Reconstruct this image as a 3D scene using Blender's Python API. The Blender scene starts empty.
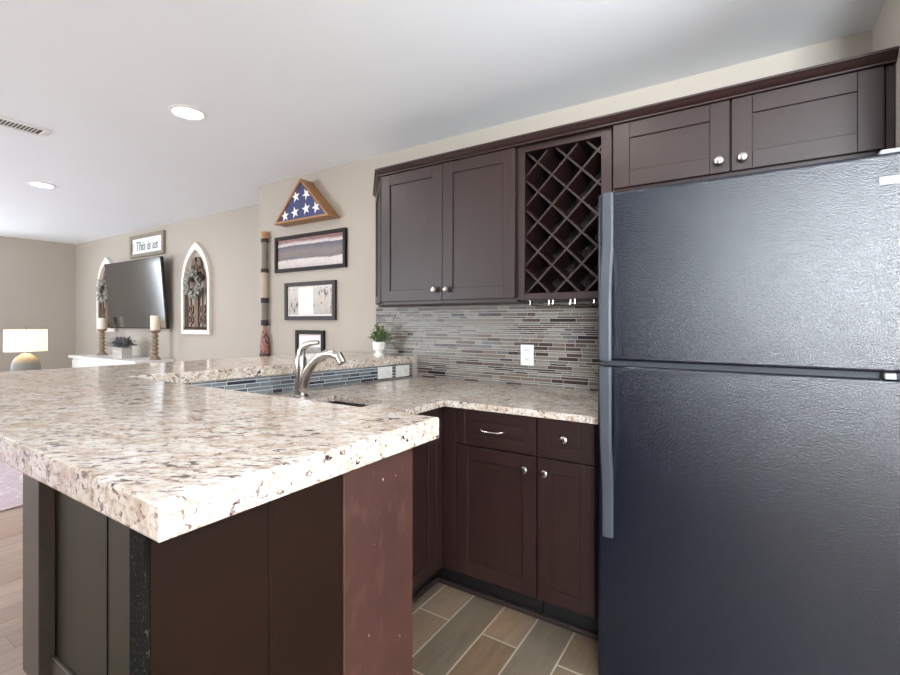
import bpy, bmesh, math, random
from mathutils import Vector, Matrix
random.seed(7)
S = bpy.context.scene
COL = S.collection

# ------------------------------------------------------------------ camera, world, light, exposure
EYE = 1.26
cam_d = bpy.data.cameras.new('camera'); cam = bpy.data.objects.new('camera', cam_d); COL.objects.link(cam)
cam.location = (0, 0, EYE)
cam.rotation_euler = (math.radians(90), 0, 0.5726)
cam_d.sensor_width = 36.0; cam_d.sensor_fit = 'HORIZONTAL'
cam_d.lens = 465.1 / 900 * 36
cam_d.shift_y = -16.4 / 900
cam_d.clip_start = 0.02
S.camera = cam

W = bpy.data.worlds.new('sky'); S.world = W; W.use_nodes = True
W.node_tree.nodes['Background'].inputs[0].default_value = (0.80, 0.90, 1.0, 1)
W.node_tree.nodes['Background'].inputs[1].default_value = 3.0

S.view_settings.view_transform = 'Standard'; S.view_settings.look = 'None'
S.view_settings.gamma = 1.0; S.view_settings.use_curve_mapping = False
S.view_settings.exposure = 0.42
S.cycles.max_bounces = 10; S.cycles.diffuse_bounces = 6; S.cycles.glossy_bounces = 5
S.cycles.sample_clamp_indirect = 4.0; S.cycles.caustics_reflective = False; S.cycles.caustics_refractive = False

def area_light(name, loc, rot, sx, sy, energy, color=(1, 1, 1)):
    d = bpy.data.lights.new(name, 'AREA'); d.shape = 'RECTANGLE'; d.size = sx; d.size_y = sy
    d.energy = energy; d.color = color
    o = bpy.data.objects.new(name, d); o.location = loc; o.rotation_euler = rot; COL.objects.link(o)
    return o
R90 = math.pi / 2
DAY = (0.885, 0.95, 1.0)
# daylight entering through each window opening (the lights stand in the openings)
UP = math.radians(55)      # upward tilt added so the window lights brighten the ceiling
area_light('daylight_right', (2.98, 0.55, 1.25), (R90 + UP*1.5, 0, R90), 1.8, 1.9, 270, DAY)
area_light('daylight_patio', (1.42, -3.18, 1.6), (R90 + UP*0.9, 0, 0), 1.2, 1.2, 470, DAY)
area_light('daylight_living', (-5.5, -3.18, 1.35), (R90 + UP, 0, 0), 2.4, 1.5, 175, DAY)
area_light('daylight_left', (-8.36, 0.6, 1.35), (R90 + UP*0.3, 0, -R90), 1.4, 1.5, 24, DAY)

# ------------------------------------------------------------------ helpers
def lin(r, g, b):
    def f(c):
        c /= 255.0
        return c / 12.92 if c <= 0.04045 else ((c + 0.055) / 1.055) ** 2.4
    return (f(r), f(g), f(b), 1.0)

ORG = {}          # object name -> world origin
class MB:
    def __init__(self): self.bm = bmesh.new()
    def _merge(self, b, M=None):
        if M is not None: bmesh.ops.transform(b, matrix=M, verts=b.verts)
        me = bpy.data.meshes.new('tmp'); b.to_mesh(me); b.free()
        self.bm.from_mesh(me); bpy.data.meshes.remove(me); return self
    def box(self, a, b, bev=0.0, seg=1, M=None):
        x0, y0, z0 = a; x1, y1, z1 = b
        m = bmesh.new(); bmesh.ops.create_cube(m, size=1)
        for v in m.verts:
            v.co = Vector(((x0+x1)/2 + v.co.x*(x1-x0), (y0+y1)/2 + v.co.y*(y1-y0), (z0+z1)/2 + v.co.z*(z1-z0)))
        if bev: bmesh.ops.bevel(m, geom=m.edges[:], offset=bev, segments=seg, affect='EDGES', profile=0.5)
        return self._merge(m, M)
    def prism(self, poly, z0, z1, bev=0.0, seg=1, M=None, vround=None):
        m = bmesh.new()
        vs = [m.verts.new((p[0], p[1], z0)) for p in poly]
        f = m.faces.new(vs)
        r = bmesh.ops.extrude_face_region(m, geom=[f])
        for v in [g for g in r['geom'] if isinstance(g, bmesh.types.BMVert)]: v.co.z = z1
        bmesh.ops.recalc_face_normals(m, faces=m.faces[:])
        if vround:
            es = [e for e in m.edges if abs(e.verts[0].co.z - e.verts[1].co.z) > 1e-6]
            bmesh.ops.bevel(m, geom=es, offset=vround, segments=4, affect='EDGES', profile=0.5)
        if bev:
            es = [e for e in m.edges if abs(e.verts[0].co.z - e.verts[1].co.z) < 1e-6]
            bmesh.ops.bevel(m, geom=es, offset=bev, segments=seg, affect='EDGES', profile=0.5)
        return self._merge(m, M)
    def lathe(self, prof, c=(0, 0, 0), n=24, M=None):
        m = bmesh.new(); rings = []
        for r, z in prof:
            if r < 1e-6: rings.append([m.verts.new((c[0], c[1], c[2]+z))])
            else: rings.append([m.verts.new((c[0]+r*math.cos(2*math.pi*i/n), c[1]+r*math.sin(2*math.pi*i/n), c[2]+z)) for i in range(n)])
        for A, B in zip(rings, rings[1:]):
            for i in range(n):
                j = (i+1) % n
                if len(A) == 1 and len(B) == 1: break
                if len(A) == 1: m.faces.new((A[0], B[j], B[i]))
                elif len(B) == 1: m.faces.new((A[i], A[j], B[0]))
                else: m.faces.new((A[i], A[j], B[j], B[i]))
        for k in (0, -1):
            if len(rings[k]) > 2: m.faces.new(rings[k])
        bmesh.ops.recalc_face_normals(m, faces=m.faces[:])
        return self._merge(m, M)
    def tube(self, pts, rad, n=10, M=None, flat=None):
        """tube along pts; rad one number or one per point; flat scales the second axis"""
        P = [Vector(p) for p in pts]; m = bmesh.new(); rings = []
        up = Vector((0, 0, 1))
        T0 = (P[1]-P[0]).normalized()
        if abs(T0.dot(up)) > 0.95: up = Vector((0, 1, 0))
        U = (up - T0*up.dot(T0)).normalized()
        for i, p in enumerate(P):
            T = (P[min(i+1, len(P)-1)] - P[max(i-1, 0)]).normalized()
            U = (U - T*U.dot(T)).normalized(); V = T.cross(U)
            r = rad[i] if isinstance(rad, (list, tuple)) else rad
            fl = flat if flat else 1.0
            rings.append([m.verts.new(p + U*r*math.cos(2*math.pi*k/n) + V*r*fl*math.sin(2*math.pi*k/n)) for k in range(n)])
        for A, B in zip(rings, rings[1:]):
            for i in range(n): m.faces.new((A[i], A[(i+1) % n], B[(i+1) % n], B[i]))
        m.faces.new(rings[0]); m.faces.new(rings[-1])
        bmesh.ops.recalc_face_normals(m, faces=m.faces[:])
        return self._merge(m, M)
    def sphere(self, c, r, sc=(1, 1, 1), u=14, v=8):
        m = bmesh.new(); bmesh.ops.create_uvsphere(m, u_segments=u, v_segments=v, radius=r)
        for w in m.verts: w.co = Vector((c[0]+w.co.x*sc[0], c[1]+w.co.y*sc[1], c[2]+w.co.z*sc[2]))
        return self._merge(m)
    def poly(self, pts):
        vs = [self.bm.verts.new(p) for p in pts]; self.bm.faces.new(vs); return self
    def move(self, M):
        bmesh.ops.transform(self.bm, matrix=M, verts=self.bm.verts); return self
    def build(self, name, mat, parent=None, org=None, smooth=30):
        me = bpy.data.meshes.new(name)
        o = bpy.data.objects.new(name, me); COL.objects.link(o)
        L = Vector(ORG[parent.name]) if parent else Vector(org or (0, 0, 0))
        bmesh.ops.translate(self.bm, vec=-L, verts=self.bm.verts)
        self.bm.to_mesh(me); self.bm.free()
        me.materials.append(mat)
        if smooth:
            for p in me.polygons: p.use_smooth = True
            me.set_sharp_from_angle(angle=math.radians(smooth))
        ORG[o.name] = L
        if parent: o.parent = parent
        else: o.location = L
        return o

def tag(o, label, cat, group=None, kind=None):
    o['label'] = label; o['category'] = cat
    if group: o['group'] = group
    if kind: o['kind'] = kind
    return o
def thing(name, loc, label, cat, group=None):
    o = bpy.data.objects.new(name, None); o.empty_display_size = 0.05
    o.location = loc; COL.objects.link(o); ORG[o.name] = Vector(loc)
    return tag(o, label, cat, group)
def struct(name, mb, mat, smooth=30):
    o = mb.build(name, mat, smooth=smooth); o['kind'] = 'structure'; return o

# ------------------------------------------------------------------ materials
class NT:
    def __init__(self, name):
        self.m = bpy.data.materials.new(name); self.m.use_nodes = True
        self.t = self.m.node_tree; self.b = self.t.nodes['Principled BSDF']
    def n(self, typ, **kw):
        x = self.t.nodes.new(typ)
        for k, v in kw.items():
            if k in x.inputs: x.inputs[k].default_value = v
            else: setattr(x, k, v)
        return x
    def l(self, a, b): self.t.links.new(a, b)
    def coords(self, scale=(1, 1, 1), rot=(0, 0, 0), loc=(0, 0, 0), vt='POINT'):
        c = self.n('ShaderNodeTexCoord'); mp = self.n('ShaderNodeMapping')
        mp.inputs['Scale'].default_value = scale; mp.inputs['Rotation'].default_value = rot; mp.inputs['Location'].default_value = loc; mp.vector_type = vt
        self.l(c.outputs['Object'], mp.inputs['Vector']); return mp.outputs['Vector']
    def noise(self, vec, scale, detail=3, rough=0.5, dist=0):
        x = self.n('ShaderNodeTexNoise'); x.inputs['Scale'].default_value = scale; x.inputs['Detail'].default_value = detail
        x.inputs['Roughness'].default_value = rough; x.inputs['Distortion'].default_value = dist
        self.l(vec, x.inputs['Vector']); return x.outputs['Fac']
    def ramp(self, fac, stops, interp='LINEAR'):
        x = self.n('ShaderNodeValToRGB'); r = x.color_ramp; r.interpolation = interp
        while len(r.elements) < len(stops): r.elements.new(0.5)
        for e, (p, c) in zip(r.elements, stops):
            e.position = p; e.color = c if len(c) == 4 else (*c, 1)
        self.l(fac, x.inputs['Fac']); return x.outputs['Color']
    def mix(self, fac, a, b, mode='MIX'):
        x = self.n('ShaderNodeMix', data_type='RGBA', blend_type=mode)
        for v, i in ((fac, 0), (a, 6), (b, 7)):
            if isinstance(v, bpy.types.NodeSocket): self.l(v, x.inputs[i])
            else: x.inputs[i].default_value = v
        return x.outputs[2]
    def bump(self, h, strength=0.2, dist=0.01):
        x = self.n('ShaderNodeBump'); x.inputs['Strength'].default_value = strength; x.inputs['Distance'].default_value = dist
        self.l(h, x.inputs['Height']); self.l(x.outputs['Normal'], self.b.inputs['Normal'])
    def set(self, **kw):
        for k, v in kw.items():
            k = k.replace('_', ' ')
            s = self.b.inputs[k]
            if isinstance(v, bpy.types.NodeSocket): self.l(v, s)
            else: s.default_value = v
        return self
BW = ((0, 0, 0, 1), (1, 1, 1, 1))
def plain(name, c, rough=0.5, metal=0.0, var=0.06, scale=20, **kw):
    """a procedural material: one colour with a slight cloudy variation"""
    t = NT(name); v = t.coords(); f = t.noise(v, scale, 3)
    c = lin(*c); d = tuple(x*(1-var) for x in c[:3]) + (1,); e = tuple(min(1, x*(1+var)) for x in c[:3]) + (1,)
    t.set(Base_Color=t.ramp(f, [(0.3, d), (0.7, e)]), Roughness=rough, Metallic=metal, **kw)
    return t.m

def m_paint(name, c, rough=0.65, bump=0.06):
    t = NT(name); v = t.coords(); f = t.noise(v, 2.0, 2)
    c = lin(*c); t.set(Base_Color=t.mix(f, c, tuple(x*0.97 for x in c[:3])+(1,)), Roughness=rough)
    t.bump(t.noise(v, 180, 2), bump, 0.002); return t.m
M_WALL = m_paint('wall_paint', (177, 168, 157))
M_CEIL = m_paint('ceiling_paint', (240, 245, 250), 0.8, 0.12)
M_TRIM = plain('white_trim_paint', (235, 233, 230), 0.4)

def m_wood(name, c1, c2, rough, axis='z', bump=0.05, coat=0.0, spec=0.5):
    t = NT(name)
    sc = {'x': (2, 30, 30), 'y': (30, 2, 30), 'z': (30, 30, 2)}[axis]
    v = t.coords(sc); f = t.noise(v, 1.6, 5, 0.6, 0.6); g = t.noise(t.coords(), 3.0, 2)
    col = t.ramp(f, [(0.25, lin(*c1)), (0.75, lin(*c2))])
    col = t.mix(g, col, t.mix(1.0, col, (0.8, 0.8, 0.8, 1), 'MULTIPLY'))
    t.set(Base_Color=col, Roughness=rough, Coat_Weight=coat, Coat_Roughness=0.2, Specular_IOR_Level=spec)
    t.bump(f, bump, 0.002); return t.m
M_ESP = m_wood('espresso_wood', (39, 22, 20), (49, 29, 26), 0.42, 'z', 0.04, 0.0, 0.5)
M_ESPX = m_wood('espresso_wood_cross', (39, 22, 20), (49, 29, 26), 0.42, 'x', 0.04, 0.0, 0.5)
M_ESPD = m_wood('espresso_wood_lit', (44, 34, 34), (56, 43, 43), 0.4, 'y', 0.04)  # lighter copy of the espresso wood, brighter interior light put into its colour
M_DARK = plain('toe_kick_dark', (14, 12, 12), 0.5)
M_KNEE = plain('olive_brown', (47, 41, 20), 0.45, var=0.08, scale=3)  # knee wall colour, greener than the side panels
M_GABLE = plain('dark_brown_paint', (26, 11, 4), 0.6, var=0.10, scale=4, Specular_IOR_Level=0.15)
def m_strip():
    t = NT('black_speckled_edge'); v = t.coords((1, 1, 0.5))
    t.set(Base_Color=t.ramp(t.noise(v, 380, 2), [(0.60, lin(14, 14, 11)), (0.68, lin(66, 66, 58))]), Roughness=0.8, Specular_IOR_Level=0.1); return t.m
M_STRIP = m_strip()
M_POST = plain('grey_brown_paint', (86, 76, 68), 0.45)
def m_worn():
    t = NT('worn_brown_paint'); v = t.coords()
    base = t.ramp(t.noise(v, 6, 4), [(0.3, lin(54, 28, 23)), (0.7, lin(68, 39, 33))])
    chip = t.ramp(t.noise(t.coords((1, 1, 0.45)), 70, 3, 0.55), [(0.725, BW[0]), (0.76, BW[1])])
    smear = t.ramp(t.noise(t.coords((1, 1, 0.5)), 42, 4), [(0.55, BW[0]), (0.75, (0.11, 0.11, 0.11, 1))])
    c = t.mix(smear, base, lin(150, 112, 104)); c = t.mix(chip, c, lin(200, 178, 168))
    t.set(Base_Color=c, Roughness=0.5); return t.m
M_WORN = m_worn()

def m_granite():
    t = NT('speckled_granite'); v = t.coords()
    big = t.noise(v, 7, 5, 0.6, 0.4)
    mid = t.noise(t.coords((1.45, 0.75, 0.85), (0, 0, 0.55), (0, 0, 0), 'TEXTURE'), 32, 5, 0.68, 0.7)
    c = t.ramp(big, [(0.30, lin(206, 194, 180)), (0.5, lin(221, 213, 204)), (0.68, lin(231, 227, 223))])
    c = t.mix(t.ramp(mid, [(0.46, BW[0]), (0.60, (0.85, 0.85, 0.85, 1))]), c, lin(186, 162, 140))
    fine = t.noise(t.coords((1.3, 0.8, 0.9), (0, 0, 0.55), (0, 0, 0), 'TEXTURE'), 95, 4, 0.65)
    c = t.mix(t.ramp(fine, [(0.53, BW[0]), (0.64, (0.85, 0.85, 0.85, 1))]), c, lin(160, 142, 130))
    sp = t.noise(t.coords((1.5, 0.7, 0.8), (0, 0, 0.55), (0, 0, 0), 'TEXTURE'), 62, 3, 0.58, 0.6)
    dens = t.noise(v, 9, 2)
    add = t.n('ShaderNodeMath', operation='MULTIPLY_ADD'); add.inputs[1].default_value = 0.22
    t.l(dens, add.inputs[0]); t.l(sp, add.inputs[2])
    c = t.mix(t.ramp(add.outputs[0], [(0.690, BW[0]), (0.740, (0.85, 0.85, 0.85, 1))]), c, lin(104, 80, 72))
    c = t.mix(t.ramp(add.outputs[0], [(0.775, BW[0]), (0.805, BW[1])]), c, lin(40, 32, 34))
    t.set(Base_Color=c, Roughness=0.10, Specular_IOR_Level=0.5)
    return t.m
M_GRAN = m_granite()

def m_tiles(name, stops, rough=0.32):
    t = NT(name); a = t.n('ShaderNodeAttribute', attribute_name='tint')
    col = t.ramp(a.outputs['Fac'], [(p, lin(*c)) for p, c in stops], 'CONSTANT')
    f = t.noise(t.coords((6, 6, 60)), 3, 4, 0.6, 0.5)
    col = t.mix(f, t.mix(1.0, col, (0.66, 0.65, 0.64, 1), 'MULTIPLY'), t.mix(1.0, col, (1.02, 1.02, 1.02, 1), 'MULTIPLY'))
    t.set(Base_Color=col, Roughness=rough, Specular_IOR_Level=0.3); return t.m
M_TILE = m_tiles('mosaic_tile', [(0, (138, 132, 123)), (0.14, (118, 111, 103)), (0.26, (132, 127, 119)), (0.36, (104, 90, 82)),
                                 (0.47, (148, 143, 134)), (0.57, (88, 70, 65)), (0.68, (124, 108, 96)), (0.78, (68, 53, 52)), (0.87, (112, 112, 109)), (0.95, (42, 36, 38))])
M_TILEB = m_tiles('daylit_mosaic_tile', [(0, (124, 130, 135)), (0.28, (94, 98, 105)), (0.48, (138, 146, 149)), (0.64, (62, 64, 72)), (0.8, (108, 112, 117)), (0.92, (80, 76, 82))], 0.12)  # same mosaic tile with the window's blue reflection put into its colours
M_GROUT = plain('grout', (188, 184, 178), 0.8)
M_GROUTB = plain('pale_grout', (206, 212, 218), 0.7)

M_NICK = plain('brushed_nickel', (196, 190, 184), 0.26, 1.0, 0.04, 60)
M_STEEL = plain('sink_steel', (120, 116, 112), 0.35, 1.0)
M_WHITE = plain('white_plastic', (240, 239, 236), 0.35)
M_SLOT = plain('outlet_slot_grey', (90, 88, 86), 0.5)

def m_fridge():
    t = NT('textured_black_enamel'); v = t.coords()
    f = t.noise(v, 270, 3, 0.55, 0.4)
    t.set(Base_Color=t.mix(f, lin(5, 11, 24), lin(8, 15, 29)), Roughness=0.18, Specular_IOR_Level=0.62)
    t.bump(f, 0.40, 0.003); return t.m
M_FRIDGE = m_fridge()
M_FHAND = plain('fridge_handle_grey', (70, 74, 81), 0.32, 0.2, 0.03)
M_FGASK = plain('gasket_dark', (40, 44, 50), 0.6)
M_FCAP = plain('hinge_cap', (150, 154, 158), 0.4)

def m_planks(name, w, L, cols, grout, mortar, phase, rough, rotz=R90):
    t = NT(name); v = t.coords((1, 1, 1), (0, 0, rotz), phase)
    b = t.n('ShaderNodeTexBrick'); b.offset = 0.5; b.offset_frequency = 2
    for k, x in (('Scale', 1.0), ('Brick Width', L), ('Row Height', w), ('Mortar Size', mortar), ('Mortar Smooth', 0.1), ('Bias', 0.0)):
        b.inputs[k].default_value = x
    b.inputs['Color1'].default_value = BW[0]; b.inputs['Color2'].default_value = BW[1]; b.inputs['Mortar'].default_value = (0.5, 0.5, 0.5, 1)
    t.l(v, b.inputs['Vector'])
    n = len(cols)
    col = t.ramp(b.outputs['Color'], [(i/(n-1), lin(*c)) for i, c in enumerate(cols)])
    g = t.noise(t.coords((16, 2.2, 16)), 1.6, 7, 0.7, 1.2)
    col = t.mix(g, t.mix(1.0, col, (0.48, 0.46, 0.44, 1), 'MULTIPLY'), t.mix(1.0, col, (1.42, 1.38, 1.34, 1), 'MULTIPLY'))
    h = t.noise(t.coords((1.2, 1.2, 1)), 4.0, 3)
    col = t.mix(t.ramp(h, [(0.5, BW[0]), (0.7, (0.5, 0.5, 0.5, 1))]), col, t.mix(1.0, col, (1.22, 0.98, 0.78, 1), 'MULTIPLY'))
    col = t.mix(b.outputs['Fac'], col, lin(*grout))
    t.set(Base_Color=col, Roughness=rough)
    t.bump(b.outputs['Fac'], -0.3, 0.003); return t.m
M_FTILE = m_planks('wood_look_tile', 0.156, 0.61, [(98, 92, 80), (122, 106, 88), (134, 116, 98), (110, 88, 68), (114, 108, 96)], (172, 162, 146), 0.0035, (0.12, -0.028, 0), 0.4)
M_FWOOD = m_planks('oak_floor', 0.125, 1.2, [(156, 136, 124), (168, 148, 136), (148, 128, 116)], (112, 94, 84), 0.0015, (0, 0, 0), 0.4)

# ------------------------------------------------------------------ the setting
H = 2.392
YW = 2.408        # nook wall with the cabinets
YT = 2.78         # wall with the television
XL, XJ, XR = -8.37, -3.46, 0.40
YF = -3.2         # wall behind the camera
XE = 3.0
struct('floor', MB().box((-2.02, -0.2, -0.05), (XE, 2.45, 0.0)), M_FTILE)
fl = MB(); fl.box((XL-0.1, YF-0.1, -0.05), (-2.02, YT+0.1, -0.0005)); fl.box((-2.02, YF-0.1, -0.05), (XE+0.1, -0.2, -0.0005))
struct('floor_left', fl, M_FWOOD)
struct('ceiling', MB().box((XL-0.1, YF-0.1, H), (XE+0.1, YT+0.2, H+0.1)), M_CEIL)
struct('wall_back', MB().box((XJ, YW, 0), (XR+0.12, YT+0.2, H)), M_WALL)
struct('wall_back_left', MB().box((XL-0.12, YT, 0), (XJ, YT+0.2, H)), M_WALL)
struct('wall_right', MB().box((XR, 1.60, 0), (XE+0.1, YW, H)), M_WALL)

def wall_with_holes(name, along, fixed, thick, lo, hi, holes):
    """a wall along x or y with rectangular openings (a0, a1, z0, z1)"""
    m = MB()
    def bx(a0, a1, z0, z1):
        if a1-a0 < 1e-4 or z1-z0 < 1e-4: return
        if along == 'x': m.box((a0, min(fixed, fixed+thick), z0), (a1, max(fixed, fixed+thick), z1))
        else: m.box((min(fixed, fixed+thick), a0, z0), (max(fixed, fixed+thick), a1, z1))
    a = lo
    for a0, a1, z0, z1 in sorted(holes):
        bx(a, a0, 0, H); bx(a0, a1, 0, z0); bx(a0, a1, z1, H); a = a1
    bx(a, hi, 0, H)
    struct(name, m, M_WALL)
    for a0, a1, z0, z1 in holes:
        WIN.append((along, fixed+thick*0.5, a0, a1, z0, z1))
WIN = []
wall_with_holes('wall_front', 'x', YF, -0.12, XL-0.1, XE+0.1, [(0.75, 2.1, 0.95, 2.28), (-6.8, -4.3, 0.55, 2.15)])
struct('wall_light_block', MB().box((0.28, YF, 0), (0.38, -1.25, H)), M_WALL)  # unseen stub, added to keep patio light off the bar's near edge
wall_with_holes('wall_left', 'y', XL, -0.12, YF-0.1, YT, [(-0.15, 1.42, 0.55, 2.15)])
wall_with_holes('wall_far_right', 'y', XE, 0.12, YF-0.1, 1.60, [(-0.40, 1.50, 0.25, 2.2)])
for i, (al, f, a0, a1, z0, z1) in enumerate(WIN):
    m = MB(); mid = (a0+a1)/2; e = 0.05
    rects = [(a0, a0+e, z0, z1), (a1-e, a1, z0, z1), (a0+e, a1-e, z0, z0+e), (a0+e, a1-e, z1-e, z1), (mid-0.025, mid+0.025, z0+e, z1-e)]
    for p0, p1, q0, q1 in rects:
        if al == 'x': m.box((p0, f-0.03, q0), (p1, f+0.03, q1), 0.004)
        else: m.box((f-0.03, p0, q0), (f+0.03, p1, q1), 0.004)
    struct('window_%d' % (i+1), m, M_TRIM)
struct('baseboard_left', MB().box((XL, YF, 0), (XL+0.014, YT-0.014, 0.1), 0.003), M_TRIM)
struct('baseboard_back', MB().box((XL+0.014, YT-0.014, 0), (XJ, YT, 0.1), 0.003), M_TRIM)

# ------------------------------------------------------------------ bar: raised top, base, tiled ledge wall
ZB, TB = 1.04, 0.050      # raised bar top and its thickness
def ledge_x(y): return -2.09 + (y-0.868)*(0.27/1.54)   # inner edge of the ledge
bar = MB()
bar.prism([(-0.60, 0.281), (-0.60, 0.884), (-2.09, 0.868), (ledge_x(YW-0.001), YW-0.001), (-2.48, YW-0.001), (-2.77, 0.281)], ZB-TB, ZB, 0.005, 2, vround=None)
o = bar.build('granite_bar_counter', M_GRAN, smooth=0); tag(o, 'thick speckled cream granite raised bar top, L-shaped, on the dark brown base', 'bar top')

zb = ZB-TB
base = thing('bar_cabinet', (-0.7, 0.7, 0), 'dark brown panelled bar base with a worn end, under the raised granite top', 'bar base')
# knee wall along the bar and the half wall that turns towards the back wall
kw = MB().box((-2.21, 0.622, 0), (-0.66, 0.84, zb))
kw.build('knee_wall', M_KNEE, base)
lw = MB().prism([(-2.21, 0.84), (ledge_x(0.84)-0.024, 0.84), (ledge_x(YW-0.001)-0.024, YW-0.001), (-1.99, YW-0.001), (-2.21, 0.8405)], 0, zb)
lw.build('half_wall', M_WALL, base)
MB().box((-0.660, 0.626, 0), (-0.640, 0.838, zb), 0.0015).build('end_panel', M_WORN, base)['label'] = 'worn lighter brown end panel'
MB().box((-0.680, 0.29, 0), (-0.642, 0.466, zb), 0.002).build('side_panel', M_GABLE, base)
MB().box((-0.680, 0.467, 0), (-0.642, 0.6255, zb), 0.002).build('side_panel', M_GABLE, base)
MB().box((-0.6815, 0.2835, 0), (-0.6405, 0.2905, zb), 0.001).build('corner_trim', M_STRIP, base)['label'] = 'black speckled corner strip'
MB().box((-2.21, 0.576, 0), (-2.05, 0.622, zb), 0.002).build('post', M_POST, base)
MB().box((-1.636, 0.619, 0), (-1.632, 0.6225, zb)).build('seam', M_DARK, base)
MB().box((-2.05, 0.610, 0), (-0.682, 0.622, 0.09), 0.002).build('plinth', M_POST, base)

def tile_field(name, P0, ux, L, z0, z1, nrm, rows, mat, grout, group_label, cat, lmin, lmax, gp=0.0025, cut=None, bond=False):
    """mosaic: one mesh of small tiles over a grout bed. P0 start, ux unit direction, nrm outward"""
    P0 = Vector(P0); ux = Vector(ux); n = Vector(nrm)
    root = thing(name, (P0.x, P0.y, z0), group_label, cat)
    g = MB()
    def slab(m, a0, a1, b0, b1, d0, d1):
        vs = []
        for d in (d0, d1):
            for a, b in ((a0, b0), (a1, b0), (a1, b1), (a0, b1)):
                p = P0 + ux*a + n*d; vs.append(m.verts.new((p.x, p.y, b)))
        fs = [m.faces.new(vs[0:4]), m.faces.new(vs[4:8])]
        for i in range(4): fs.append(m.faces.new((vs[i], vs[(i+1) % 4], vs[4+(i+1) % 4], vs[4+i])))
        return fs
    cut_a, cut_z = cut or (0, 0)          # nothing below cut_z before cut_a (the ledge stands there)
    slab(g.bm, cut_a, L, z0, z1, 0.0005, 0.006)
    if cut: slab(g.bm, 0, cut_a, cut_z, z1, 0.0005, 0.006)
    bmesh.ops.recalc_face_normals(g.bm, faces=g.bm.faces[:])
    g.build('grout_bed', grout, root, smooth=0)
    t = MB(); lay = t.bm.faces.layers.float.new('tint')
    z = z0; k = 0
    while z < z1-0.004:
        h = random.choice(rows); zt = min(z+h, z1)
        if z1-zt < 0.008: zt = z1
        a = -random.random()*lmax if not bond else -(k % 2)*lmax*0.5 - random.random()*0.03
        while a < L:
            w = random.uniform(lmin, lmax)
            a0, a1 = max(a+gp/2, 0), min(a+w-gp/2, L)
            if a1-a0 > 0.006:
                tv = random.random(); d = 0.0078+random.random()*0.0014
                pieces = [(a0, a1, z+gp/2, zt-gp/2)]
                if cut and z < cut_z and a0 < cut_a:
                    pieces = []
                    if a1 > cut_a+0.004: pieces.append((cut_a, a1, z+gp/2, zt-gp/2))
                    if zt-gp/2 > cut_z+0.003: pieces.append((a0, min(a1, cut_a), cut_z, zt-gp/2))
                for q in pieces:
                    for f in slab(t.bm, *q, 0.004, d): f[lay] = tv
            a += w
        z = zt; k += 1
    bmesh.ops.recalc_face_normals(t.bm, faces=t.bm.faces[:])
    t.build('tiles', mat, root, smooth=0)
    return root
ZC, TC = 0.90, 0.028
tile_field('tile_backsplash', (-2.15, YW, 0), (1, 0, 0), 2.15-0.44, ZC, 1.353, (0, -1, 0), [0.0115, 0.0115, 0.016, 0.021, 0.021], M_TILE, M_GROUT,
           'grey and brown linear mosaic tile backsplash below the wall cabinets', 'backsplash', 0.04, 0.15, 0.0032, (0.351, ZB+0.0012))
ex = Vector((ledge_x(YW)-ledge_x(0.87), YW-0.87, 0)); el = ex.length; ex.normalize()
en = Vector((ex.y, -ex.x, 0))
e0 = Vector((ledge_x(0.87)-0.024, 0.87, 0))
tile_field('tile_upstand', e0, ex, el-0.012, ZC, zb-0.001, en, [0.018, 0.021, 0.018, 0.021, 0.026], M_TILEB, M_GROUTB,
           'glass tile strip tinted blue grey by a painted window reflection between the sink counter and the granite ledge', 'backsplash', 0.05, 0.15, 0.0042)

# ------------------------------------------------------------------ lower granite counter with a sink cut-out
XN, YC = -1.17, 1.768
sx0, sx1, sy0, sy1 = -1.70, -1.37, 1.18, 1.60
def frame_poly(poly, hole, z0, z1, bev):
    m = bmesh.new()
    vs = [m.verts.new((*p, z0)) for p in poly]; es = [m.edges.new((vs[i], vs[(i+1) % len(vs)])) for i in range(len(vs))]
    hs = [m.verts.new((*p, z0)) for p in hole]; es += [m.edges.new((hs[i], hs[(i+1) % len(hs)])) for i in range(len(hs))]
    bmesh.ops.triangle_fill(m, edges=es, use_beauty=True)
    r = bmesh.ops.extrude_face_region(m, geom=m.faces[:])
    for v in [g for g in r['geom'] if isinstance(g, bmesh.types.BMVert)]: v.co.z = z1
    bmesh.ops.recalc_face_normals(m, faces=m.faces[:])
    b = MB(); b._merge(m); return b
yk = 0.842
cp = [(ledge_x(yk)-0.02+0.008, yk), (XN, yk), (XN, YC), (-0.448, YC), (-0.448, YW-0.001), (ledge_x(YW)-0.02+0.008, YW-0.001)]
o = frame_poly(cp, [(sx0, sy0), (sx1, sy0), (sx1, sy1), (sx0, sy1)], ZC-TC, ZC, 0).build('countertop', M_GRAN, smooth=0)
tag(o, 'lower L-shaped speckled granite countertop around the sink, under the tile backsplash', 'countertop')

sink = thing('sink', (-1.535, 1.39, ZC-0.18), 'small undermount steel bar sink set into the lower granite counter', 'sink')
sk = MB(); d = ZC-0.16; w = 0.003; zt = ZC-TC-0.0005
sk.box((sx0-0.01, sy0-0.01, d-w), (sx1+0.01, sy1+0.01, d))
sk.box((sx0-0.01, sy0-0.01, d), (sx0-0.004, sy1+0.01, zt)); sk.box((sx1+0.004, sy0-0.01, d), (sx1+0.01, sy1+0.01, zt))
sk.box((sx0-0.01, sy0-0.01, d), (sx1+0.01, sy0-0.004, zt)); sk.box((sx0-0.01, sy1+0.004, d), (sx1+0.01, sy1+0.01, zt))
sk.build('basin', M_STEEL, sink)
MB().lathe([(0.04, 0), (0.042, 0.003), (0.03, 0.004), (0.012, 0.001), (0, 0.001)], (-1.535, 1.39, d), 20).build('drain', M_NICK, sink)

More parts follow.
